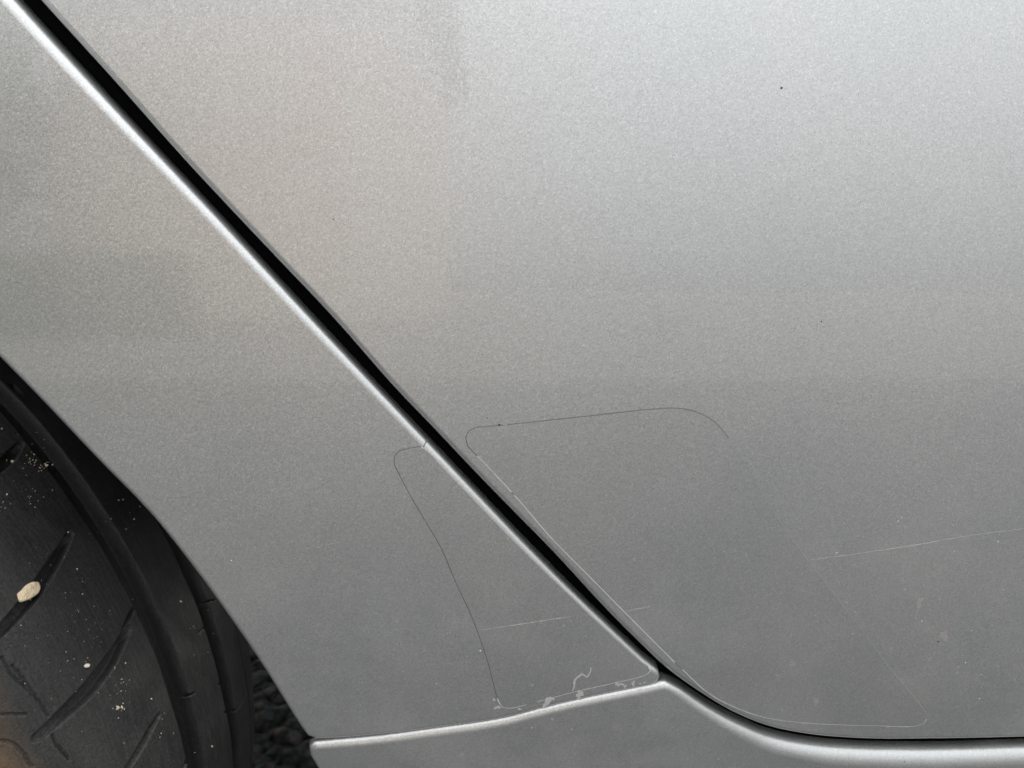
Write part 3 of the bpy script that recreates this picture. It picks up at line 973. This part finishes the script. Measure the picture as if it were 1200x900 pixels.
cluster(140, 800, 8, 14, 16, .0002, .0004); cluster(137, 828, 4, 5, 9, .0003, .0006); cluster(148, 604, 10, 10, 7, .0003, .0006)
cluster(44, 586, 8, 6, 7, .0002, .0004); cluster(190, 865, 8, 14, 8, .0002, .0004); cluster(100, 680, 30, 50, 40, .00012, .0003)
cluster(90, 790, 40, 50, 40, .00012, .0003); cluster(30, 560, 20, 30, 22, .00012, .0003); cluster(235, 740, 8, 40, 10, .0002, .0004); cluster(60, 720, 40, 40, 30, .0001, .0003)
spots += [(14, 541, .0008), (54, 546, .0008), (90, 667, .0005), (97, 696, .0005), (147, 777, .0005), (177, 819, .0005), (134, 782, .0004), (138, 830, .0009), (80, 624, .0005), (211, 705, .0009), (247, 875, .0008), (2, 503, .0006), (20, 510, .0004)]
for (px, py, s_) in spots:
    q = on_tread(px, py)
    if q is None or q[1] > .15 or q[1] < -.008: continue
    c, th = tread_frame(px, py, s_ * .1); c = np.array(c); k = len(vs)
    d6 = [(1, 0, 0), (-1, 0, 0), (0, 1, 0), (0, -1, 0), (0, 0, 1), (0, 0, -1)]
    for d in d6: vs.append(c + np.array(d) * s_ * rg.uniform(.5, 1.2) + rg.normal(size=3) * s_ * .25)
    for (a, b, c_) in ((0, 2, 4), (2, 1, 4), (1, 3, 4), (3, 0, 4), (2, 0, 5), (1, 2, 5), (3, 1, 5), (0, 3, 5)):
        fs.append([k + a, k + b, k + c_])
grit = link_mesh('grit', vs, fs, M_GRIT, smooth=False)
tag(grit, 'fine pale grit and sand scattered over the black tyre tread', 'grit', kind='stuff')

# ------------------------------------------------------------------ ground
def ground():
    rg = np.random.default_rng(11)
    xs = np.r_[np.linspace(-120, -.9, 12)[:-1], np.arange(-.9, .25, .005), np.linspace(.25, 120, 12)]
    ys = np.r_[np.linspace(-120, -.2, 12)[:-1], np.arange(-.2, 1.7, .006), np.linspace(1.7, 120, 12)]
    X, Y_ = np.meshgrid(xs, ys, indexing='ij')
    Z = np.zeros_like(X)
    # lumpy aggregate: bumps of random stones
    n = 9000
    cx = rg.uniform(-.88, .2, n); cy = rg.uniform(-.1, 1.6, n); cr = rg.uniform(.006, .014, n)
    for a, b, r in zip(cx, cy, cr):
        i0, i1 = np.searchsorted(xs, a - r), np.searchsorted(xs, a + r)
        j0, j1 = np.searchsorted(ys, b - r), np.searchsorted(ys, b + r)
        q = 1 - ((X[i0:i1, j0:j1] - a) ** 2 + (Y_[i0:i1, j0:j1] - b) ** 2) / r ** 2
        Z[i0:i1, j0:j1] = np.maximum(Z[i0:i1, j0:j1], np.sqrt(np.maximum(q, 0)) * r * .55)
    V = np.stack([X.ravel(), Y_.ravel(), Z.ravel() - .004], 1)
    a_, b_ = X.shape
    I, J = np.meshgrid(np.arange(a_ - 1), np.arange(b_ - 1), indexing='ij')
    Q = np.stack([I * b_ + J, (I + 1) * b_ + J, (I + 1) * b_ + J + 1, I * b_ + J + 1], -1).reshape(-1, 4)
    o = link_mesh('ground', V, Q.tolist(), M_ASPHALT)
    tag(o, kind='structure')
ground()

# ------------------------------------------------------------------ the house behind the camera, seen as the warm reflection in the paint
M_WALL = plain('beige_render', (.76, .655, .585), .85, bump=(25, .3, .01))
M_WIN = plain('window_glass_dark', (.03, .035, .04), .1)
M_ROOF = plain('roof_tile', (.16, .09, .07), .8)
M_HEDGE = plain('hedge_leaves', (.12, .15, .085), .6)
house = tag(empty('house', (0, -8.0, 0)), 'beige rendered house mirrored softly in the paint', 'house')
def hbox(name, b, m, par):
    v, f = box_mesh(*b)
    o = link_mesh(name, v, f, m, smooth=False); o.parent = par
    return o
wall = hbox('wall', (-5.7, -1.2, -5, 0, 0, 5.4), M_WALL, house)
rv = [(-6.0, .35, 5.4), (-.9, .35, 5.4), (-.9, -5.35, 5.4), (-6.0, -5.35, 5.4), (-6.0, -2.5, 7.2), (-.9, -2.5, 7.2)]
ro = link_mesh('roof', rv, [(0, 1, 5, 4), (1, 2, 5), (2, 3, 4, 5), (3, 0, 4), (3, 2, 1, 0)], M_ROOF, house, smooth=False)
M_PINK_REFL = plain('pink_reflector_tone', (.78, .52, .49), .6)
w_ = hbox('pink_reflector', (-2.6, -2.05, -.02, .05, 2.7, 4.6), M_PINK_REFL, house)  # unseen pink panel, added only to give the paint a pink reflection
def leafy(name, cx, cy, cz, sx, sy, sz, n, seed, leaf, mat, parent=None):
    rg = np.random.default_rng(seed)
    c = rg.uniform(-1, 1, (n, 3)) * np.array([sx, sy, sz]) + np.array([cx, cy, cz])
    if parent is not None:
        d = rg.normal(size=(n, 3)); d /= np.linalg.norm(d, axis=1, keepdims=True)
        c = d * (rg.random((n, 1)) ** .4) * np.array([sx, sy, sz]) * (1 + .25 * np.sin(d @ np.array([5., 3, 4]) + 1)[:, None]) + np.array([cx, cy, cz])
    u = rg.normal(size=(n, 3)); u /= np.linalg.norm(u, axis=1, keepdims=True)
    w = np.cross(u, rg.normal(size=(n, 3))); w /= np.linalg.norm(w, axis=1, keepdims=True)
    V = np.stack([c - u * leaf, c + w * leaf * .5, c + u * leaf, c - w * leaf * .5], 1).reshape(-1, 3)
    return link_mesh(name, V, np.arange(n * 4).reshape(-1, 4).tolist(), mat, parent, smooth=False)
hedge = leafy('hedge', -6.2, -5.6, .47, 3.4, .3, .47, 9000, 5, .07, M_HEDGE)
tag(hedge, 'low clipped green hedge in front of the beige house', 'hedge')
tree = tag(empty('tree', (-7.4, -7.2, 0)), 'broad green tree at the left corner of the house', 'tree')
leafy('crown', 0, 0, 3.4, 1.9, 1.8, 2.2, 9000, 8, .12, M_HEDGE, tree)
V, Fc = tube_path([(0, .01, 0), (.03, 0, .8), (0, .02, 1.8), (.05, 0, 3.0)], .14, 10)
link_mesh('trunk', V, Fc, plain('bark', (.12, .09, .06), .9), tree)

# unseen pale slab beyond the asphalt, added to brighten the middle of the door
M_BOUNCE = plain('bounce_slab_tone', (.28, .268, .25), .85, bump=(30, .3, .004))
v, f = box_mesh(-40, 40, -60, -2.9, -.2, .012)
tag(link_mesh('bounce_slab', v, f, M_BOUNCE, smooth=False), kind='structure')
